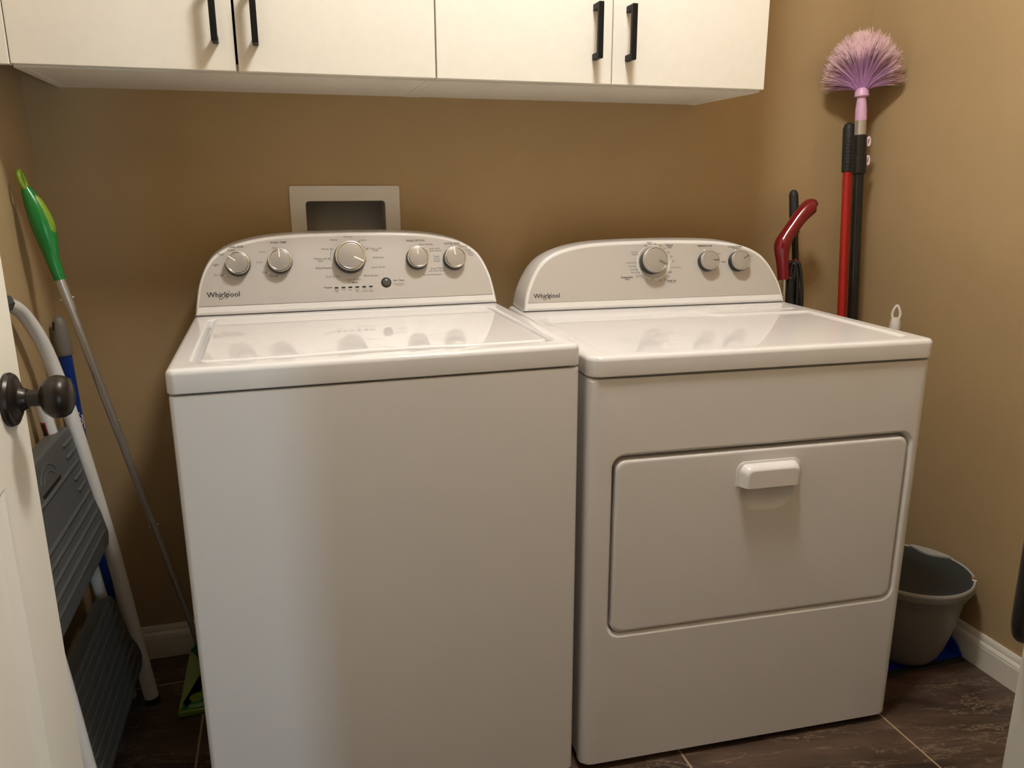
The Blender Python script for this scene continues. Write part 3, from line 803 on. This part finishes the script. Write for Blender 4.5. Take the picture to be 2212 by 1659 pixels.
# the grip: slim sleeve swelling into a flat leaf shape, with a lime inlay and a hanging loop
ks = [.816, .832, .856, .878, .902, .922, .942, .958, .972]; rs = [.0112, .0118, .0138, .0178, .0206, .0204, .0176, .0132, .0085]
bow = lambda k: Vector((.006, 0, 0)) * sin(max(0, (k - .85)) / .125 * pi)
hp = [at_(k) + bow(k) for k in ks]
gr = wobj('grip', G().tube(cat(hp, 5), cat1(rs, 5), 20), 'green_plastic', t, angle=60)
side = Vector((.94, -.25, .2)); side = (side - AX * side.dot(AX)).normalized()
inl = [(p + side * r * .55, r * .58) for p, r in zip(cat(hp, 5), cat1(rs, 5))][14:]
wobj('grip_inlay', G().tube([p for p, r in inl], [r * (.15 + .85 * min(1, i / 6, (len(inl) - i) / 8)) for i, (p, r) in enumerate(inl)], 14), 'lime_plastic', gr, angle=60)
tip = at_(.972)
u_ = Vector((.10, 1, 0)).normalized()
loop = [tip + AX * (.014 - .018 * cos(a)) + u_ * (.0105 * sin(a)) for a in [2 * pi * k / 24 for k in range(25)]]
wobj('hanging_loop', G().tube(loop, .0048, 10), 'lime_plastic', gr, angle=60)

# ------------------------------------------------------------------ long duster in the right corner
A_, B_ = Vector((1.4095, -.098, 1.442)), Vector((1.461, -.168, 0.0))
def dz_(z): return A_.lerp(B_, (1.442 - z) / 1.442)
AX = (A_ - B_).normalized()
t = thing('duster', 'long-poled duster with lilac bristle head standing in the right corner', 'duster', (B_.x, B_.y, 0))
pl_ = wobj('pole', G().tube([dz_(.0), dz_(1.29)], .0150, 20), 'pole_black', t, angle=60)
g = G(); g.tube([dz_(1.225), dz_(1.228), dz_(1.276), dz_(1.2775), dz_(1.3275), dz_(1.33)], [.0175, .0195, .0195, .0183, .0180, .0165], 24)
wobj('lock_collar', g, 'black_plastic', t, angle=30)
wobj('metal_tube', G().tube([dz_(1.325), dz_(1.372)], .0150, 24), 'satin_metal', t)
g = G(); g.tube([dz_(1.368), dz_(1.40), dz_(1.415), dz_(1.428), dz_(1.431), dz_(1.444), dz_(1.452)], [.0155, .0148, .0128, .0112, .019, .0175, .012], 24)
wobj('ferrule', g, 'pink_plastic', t, angle=50)
for z in (1.262, 1.312):
    c = dz_(z) + Vector((.0205, -.0045, 0))
    loop = [c + Vector((.0095 * (1 + cos(a)) * .5, 0, .012 * sin(a))) for a in [pi * 2 * k / 16 for k in range(17)]]
    wobj('hanging_clip', G().tube(loop, .003, 8), 'clip_pink', t, angle=60)
# the bristle head
base = dz_(1.447)
u_ = AX.orthogonal().normalized(); v_ = AX.cross(u_)
bm = bmesh.new()
rnd = random.Random(3)
along = []
NB = 10000
lat = Vector((.77, -.63, 0)); lat = (lat - AX * lat.dot(AX)).normalized(); dep = AX.cross(lat)
tone = []
tufts = []
for i in range(520):
    ph = rnd.random() * 2 * pi
    # a fan: wide along the corner, shallower towards the room
    tmax = radians(86 * 34) / sqrt((34 * cos(ph)) ** 2 + (86 * sin(ph)) ** 2)
    th = tmax * sqrt(rnd.random())
    tufts.append((ph, th, rnd.uniform(.86, 1.02), rnd.uniform(.0, 1.0)))
for i in range(NB):
    ph, th, tl, tn = tufts[i % len(tufts)]
    out = lat * cos(ph) + dep * sin(ph)
    dirn = (AX * cos(th) + out * sin(th)).normalized()
    jit = Vector((rnd.gauss(0, 1), rnd.gauss(0, 1), rnd.gauss(0, 1))) * .0045
    ln = (.150 - .050 * sin(th) ** 2) * tl * rnd.uniform(.90, 1.03)
    ends = base + dirn * ln + jit
    # bristles pressed by the two walls of the corner bend flat against them
    p0 = base + out * .011 * min(1, th) + jit * .15
    p1 = base + AX * .003 + dirn * ln * .36 + jit * .2
    p2 = base + AX * .003 + dirn * ln * .72 + jit * .5
    pts = [p0, p1, p2, ends]
    tone += [tn] * 12
    for p in pts:
        p.x = min(p.x, 1.497); p.y = min(p.y, -.006)
    wv = rnd.uniform(.0005, .0008)
    sd = dirn.cross(Vector((rnd.uniform(-1, 1), rnd.uniform(-1, 1), rnd.uniform(-1, 1)))).normalized()
    s2 = dirn.cross(sd).normalized()
    rings = []
    for j, p in enumerate(pts):
        ww = wv * (1, 1, 1, .8)[j]
        rings.append([bm.verts.new(p + sd * ww * cos(a) + s2 * ww * sin(a)) for a in (0, 2.094, 4.189)])
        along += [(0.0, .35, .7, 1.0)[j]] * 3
    for a, b in zip(rings, rings[1:]):
        for k in range(3):
            f = bm.faces.new((a[k], a[(k + 1) % 3], b[(k + 1) % 3], b[k])); f.smooth = True
    bm.faces.new(rings[-1])
bmesh.ops.transform(bm, matrix=Matrix.Translation(-t.location), verts=bm.verts)
me = bpy.data.meshes.new('bristle_head'); bm.to_mesh(me); bm.free()
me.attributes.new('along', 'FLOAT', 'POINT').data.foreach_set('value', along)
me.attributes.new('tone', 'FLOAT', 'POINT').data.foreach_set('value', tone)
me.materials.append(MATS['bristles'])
o = bpy.data.objects.new('bristle_head', me); COL.objects.link(o); o.parent = t

# ------------------------------------------------------------------ red broom beside it
A_, B_ = Vector((1.4215, -.045, 1.366)), Vector((1.4095, -.176, 0.06))
def bz(z): return A_.lerp(B_, (1.366 - z) / 1.306)
t = thing('broom', 'red broom handle with black studded grip directly left of the duster pole', 'broom', (B_.x, B_.y, 0))
wobj('handle', G().tube([bz(.05), bz(1.245)], .0125, 18), 'red_shaft', t, angle=60)
g = G(); g.tube([bz(z) for z in (1.232, 1.234, 1.30, 1.35, 1.361, 1.366)], [.0150, .0162, .0165, .0165, .013, .006], 24)
for i in range(9):
    for j in range(-2, 3):
        z = 1.245 + i * .0095; an = radians(-118 + j * 30 + (15 if i % 2 else 0))
        c = bz(z) + Vector((cos(an), sin(an), 0)) * .0162
        g.tube([c, c + Vector((cos(an), sin(an), 0)) * .0018], [.0023, .0012], 6)
wobj('grip', g, 'black_rubber', t, angle=50)
g = G()
c = bz(.06)
g.loft([[(c.x + sx * .02, c.y + sy * .018, .10) for sx, sy in ((-1, -1), (1, -1), (1, 1), (-1, 1))], [(c.x - .012 + sx * .045, c.y + sy * .03, .001) for sx, sy in ((-1, -1), (1, -1), (1, 1), (-1, 1))]], True, True)
wobj('broom_head', g, 'black_rubber', t)

# ------------------------------------------------------------------ black pole behind the steam mop
t = thing('pole', 'slim black pole with rounded grip leaning on back wall behind the red handle', 'pole', (1.277, -.235, 0))
A_, B_ = Vector((1.2605, -.040, 1.183)), Vector((1.277, -.235, 0.0))
kp = lambda k: A_.lerp(B_, k)
wobj('shaft', G().tube([kp(.10), kp(1.0)], .0092, 16), 'pole_black', t, angle=60)
wobj('grip', G().tube([kp(k) for k in (0, .003, .008, .014, .095, .1, .102)], [.004, .009, .0118, .0128, .0132, .0132, .009], 20), 'black_rubber', t, angle=50)

# ------------------------------------------------------------------ red-handled steam mop
t = thing('steam_mop', 'steam mop with glossy red bent handle at back right of the dryer', 'steam mop', (1.20, -.19, 0))
hp = [(1.2705, -.118, 1.136), (1.266, -.118, 1.140), (1.252, -.119, 1.131), (1.233, -.120, 1.113), (1.212, -.121, 1.087), (1.192, -.122, 1.060), (1.1815, -.123, 1.040), (1.1800, -.124, 1.020), (1.1830, -.125, .995), (1.1865, -.127, .968), (1.1890, -.129, .943)]
hr = [.012, .0215, .0225, .0205, .0195, .0200, .0225, .0205, .0175, .0165, .0160]
wobj('handle', G().tube(cat(hp, 5), cat1(hr, 5), 22), 'red_gloss', t, angle=70)
wobj('upper_tube', G().tube([(1.1905, -.130, .945), (1.1960, -.140, .70)], .0058, 14), 'chrome', t)
wobj('body', G().tube([(1.2090, -.132, .951), (1.2090, -.132, .945), (1.2110, -.140, .80), (1.2080, -.15, .55), (1.2040, -.16, .12)], [.005, .0105, .0105, .026, .026], 20), 'black_plastic', t, angle=50)
g = G(); g.tube([(1.196, -.128, .987), (1.212, -.126, .989), (1.226, -.124, .985)], [.0075, .0065, .0055], 12)
wobj('cord_hook', g, 'black_plastic', t)
wobj('hook_tip', G().tube([(1.2265, -.126, .966), (1.2275, -.124, .985), (1.2265, -.123, .998)], [.0055, .0058, .004], 12), 'red_gloss', t, angle=60)
g = G()
for i, (dx_, dy_) in enumerate(((0, 0), (.008, -.006), (.014, .004), (.004, .010))):
    x0 = 1.212 + dx_; y0 = -.136 + dy_
    g.tube(cat([(x0 - .002, y0 + .012, .62), (x0 - .002, y0 + .008, .93), (x0, y0, .986 + .004 * (i % 2)), (x0 + .012, y0 - .004, .955), (x0 + .019 + .003 * i, y0 - .004, .85), (x0 + .018, y0, .62)], 6), .0042, 8)
wobj('power_cord', g, 'black_rubber', t, angle=60)
g = G(); g.loft([[(1.203 + sx * a, -.17 + sy * b, z) for sx, sy in ((-1, -1), (1, -1), (1, 1), (-1, 1))] for a, b, z in ((.040, .10, .002), (.040, .10, .02), (.025, .03, .05), (.02, .02, .14))], True, True)
wobj('mop_head', g, 'black_plastic', t, bevel=.006)

# ------------------------------------------------------------------ white loop-ended brush handle by the right wall
t = thing('brush', 'white brush handle with loop end by the right wall behind the dryer', 'brush', (1.40, -.33, 0))
A_, B_ = Vector((1.426, -.300, .848)), Vector((1.405, -.325, .02))
kp = lambda k: A_.lerp(B_, k)
g = G(); g.tube([kp(k) for k in (-.004, .008, .02, .06, .10, 1.0)], [.0105, .0128, .0138, .0142, .0105, .0105], 20)
s_ = Vector((.72, -.69, 0)); up_ = (A_ - B_).normalized()
lp = [A_ + up_ * .014 + up_ * .021 * sin(a) + s_ * (.0098 - .004 * max(0, sin(a))) * cos(a) for a in [radians(-35 + 250 * k / 20) for k in range(21)]]
g.tube(lp, .0036, 10)
wobj('handle', g, 'brush_white', t, angle=50)
g = G(); g.lathe([(.012, .03), (.032, .05), (.036, .004), (.03, .0005)], (1.405, -.325, 0), (0, 0, 1), 24)
wobj('brush_head', g, 'brush_white', t)

# ------------------------------------------------------------------ blue dustpan on the floor, bin standing on it
t = thing('dustpan', 'blue dustpan with black lip on the floor under the grey bin', 'dustpan', (1.345, -.48, 0))
g = G()
def pan(y, hw, zf, zs, th):
    xs = [-hw, -hw, -hw + .004, hw - .004, hw, hw]
    return [(1.345 - hw - .0, y, zs), (1.345 - hw + .0045, y, zs), (1.345 - hw + .0075, y, zf + th), (1.345 + hw - .0075, y, zf + th), (1.345 + hw - .0045, y, zs), (1.345 + hw, y, zs), (1.345 + hw - .003, y, zf), (1.345 - hw + .003, y, zf)]
g.loft([pan(-.604, .140, .001, .006, .0025), pan(-.585, .140, .0015, .030, .003), pan(-.560, .139, .002, .046, .003), pan(-.44, .132, .003, .052, .003), pan(-.385, .126, .004, .054, .003)], True, True)
g.box(1.222, 1.468, -.386, -.381, .004, .056)
wobj('pan_tray', g, 'pan_blue', t, angle=40)
g = G(); g.box(1.207, 1.483, -.618, -.600, .0005, .0055); wobj('rubber_lip', g, 'black_rubber', t, bevel=.0015, seg=2)
wobj('handle', G().tube([(1.345, -.383, .03), (1.345, -.34, .045), (1.345, -.262, .06)], [.012, .011, .013], 14), 'pan_blue', t)

BX, BY, BZ = 1.345, -.540, .0065
t = thing('waste_bin', 'round grey bin with dark lid in the corner gap right of the dryer', 'bin', (BX, BY, BZ))
g = G()
prof = [(.045, .0), (.066, .002), (.078, .010), (.0880, .024), (.0975, .046), (.1085, .084), (.1180, .130), (.1245, .170), (.1280, .196), (.1345, .199), (.1365, .204), (.1370, .214), (.1435, .216), (.1455, .220), (.1455, .232), (.1440, .236), (.1395, .238), (.1370, .2365), (.1345, .2300)]
g.lathe(prof, (0, 0, 0), (0, 0, 1), 72, cap1=False)
obj('bin_body', g, 'bin_grey', t, angle=40)
obj('rim_ring', G().lathe([(.1452, .2325), (.1462, .2365), (.1440, .2405), (.1405, .2405), (.1385, .2375)], (0, 0, 0), (0, 0, 1), 72, cap0=False, cap1=False), 'bin_rim', t, angle=60)
obj('lid', G().lathe([(.1392, .2300), (.1390, .2385), (.1375, .2392), (.06, .2396), (.0001, .2398)], (0, 0, 0), (0, 0, 1), 72), 'bin_lid', t, angle=50)
# lens-shaped thumb tab at the far edge, chrome block added as a glint at the near right
def lens(a0, span, depth, z0, z1):
    c = radians(a0); o_ = []; i_ = []
    for k in range(17):
        a = c + radians(span) * (k / 16 - .5); w_ = 4 * (k / 16) * (1 - k / 16)
        o_.append((.1435 * cos(a), .1435 * sin(a))); rr = .1435 - depth * w_
        i_.append((rr * cos(a), rr * sin(a)))
    pl = o_ + i_[::-1][1:-1]
    return [[(x, y, z0) for x, y in pl], [(x, y, z1) for x, y in pl], [(x * .997, y * .997, z1 + .0015) for x, y in pl]]
g = G(); g.loft(lens(27, 46, .036, .2352, .2425), True, True); obj('lid_tab', g, 'bin_rim', t, angle=50)
g = G(); a = radians(-42); g.box(.134, .147, -.010, .010, .2365, .2435)
bmesh.ops.rotate(g.b, cent=(0, 0, 0), matrix=Matrix.Rotation(a, 3, 'Z'), verts=g.b.verts)
obj('rim_glint', g, 'chrome', t, bevel=.002)

# ------------------------------------------------------------------ white cabinet whose edge shows at the right of the frame
t = thing('storage_cabinet', 'pale upright cabinet with black bar handle at the lower right edge', 'cabinet', (1.19, -1.45, 0))
FX, FY = .893, -1.211
g = G(); g.box(FX + .02, 1.485, -1.70, FY - .003, .01, .95); wobj('cabinet_body', g, 'fridge_white', t, bevel=.006)
g = G(); g.box(FX, FX + .0185, -1.70, FY, .03, .95); dr_ = wobj('cabinet_door', g, 'fridge_white', t, bevel=.004)
HX, HY = FX - .030, FY - .012
g = G(); g.tube(cat([(FX + .002, HY, .553), (HX + .014, HY, .546), (HX + .003, HY, .560), (HX, HY, .61), (HX, HY, .84), (HX + .013, HY, .875), (FX + .002, HY, .87)], 6), .011, 14)
wobj('door_handle', g, 'black_plastic', dr_, angle=60)
for x in (FX + .06, 1.44):
    for y in (-1.66, FY - .04):
        g = G(); g.box(x - .015, x + .015, y - .015, y + .015, 0, .012); wobj('foot', g, 'black_rubber', t)
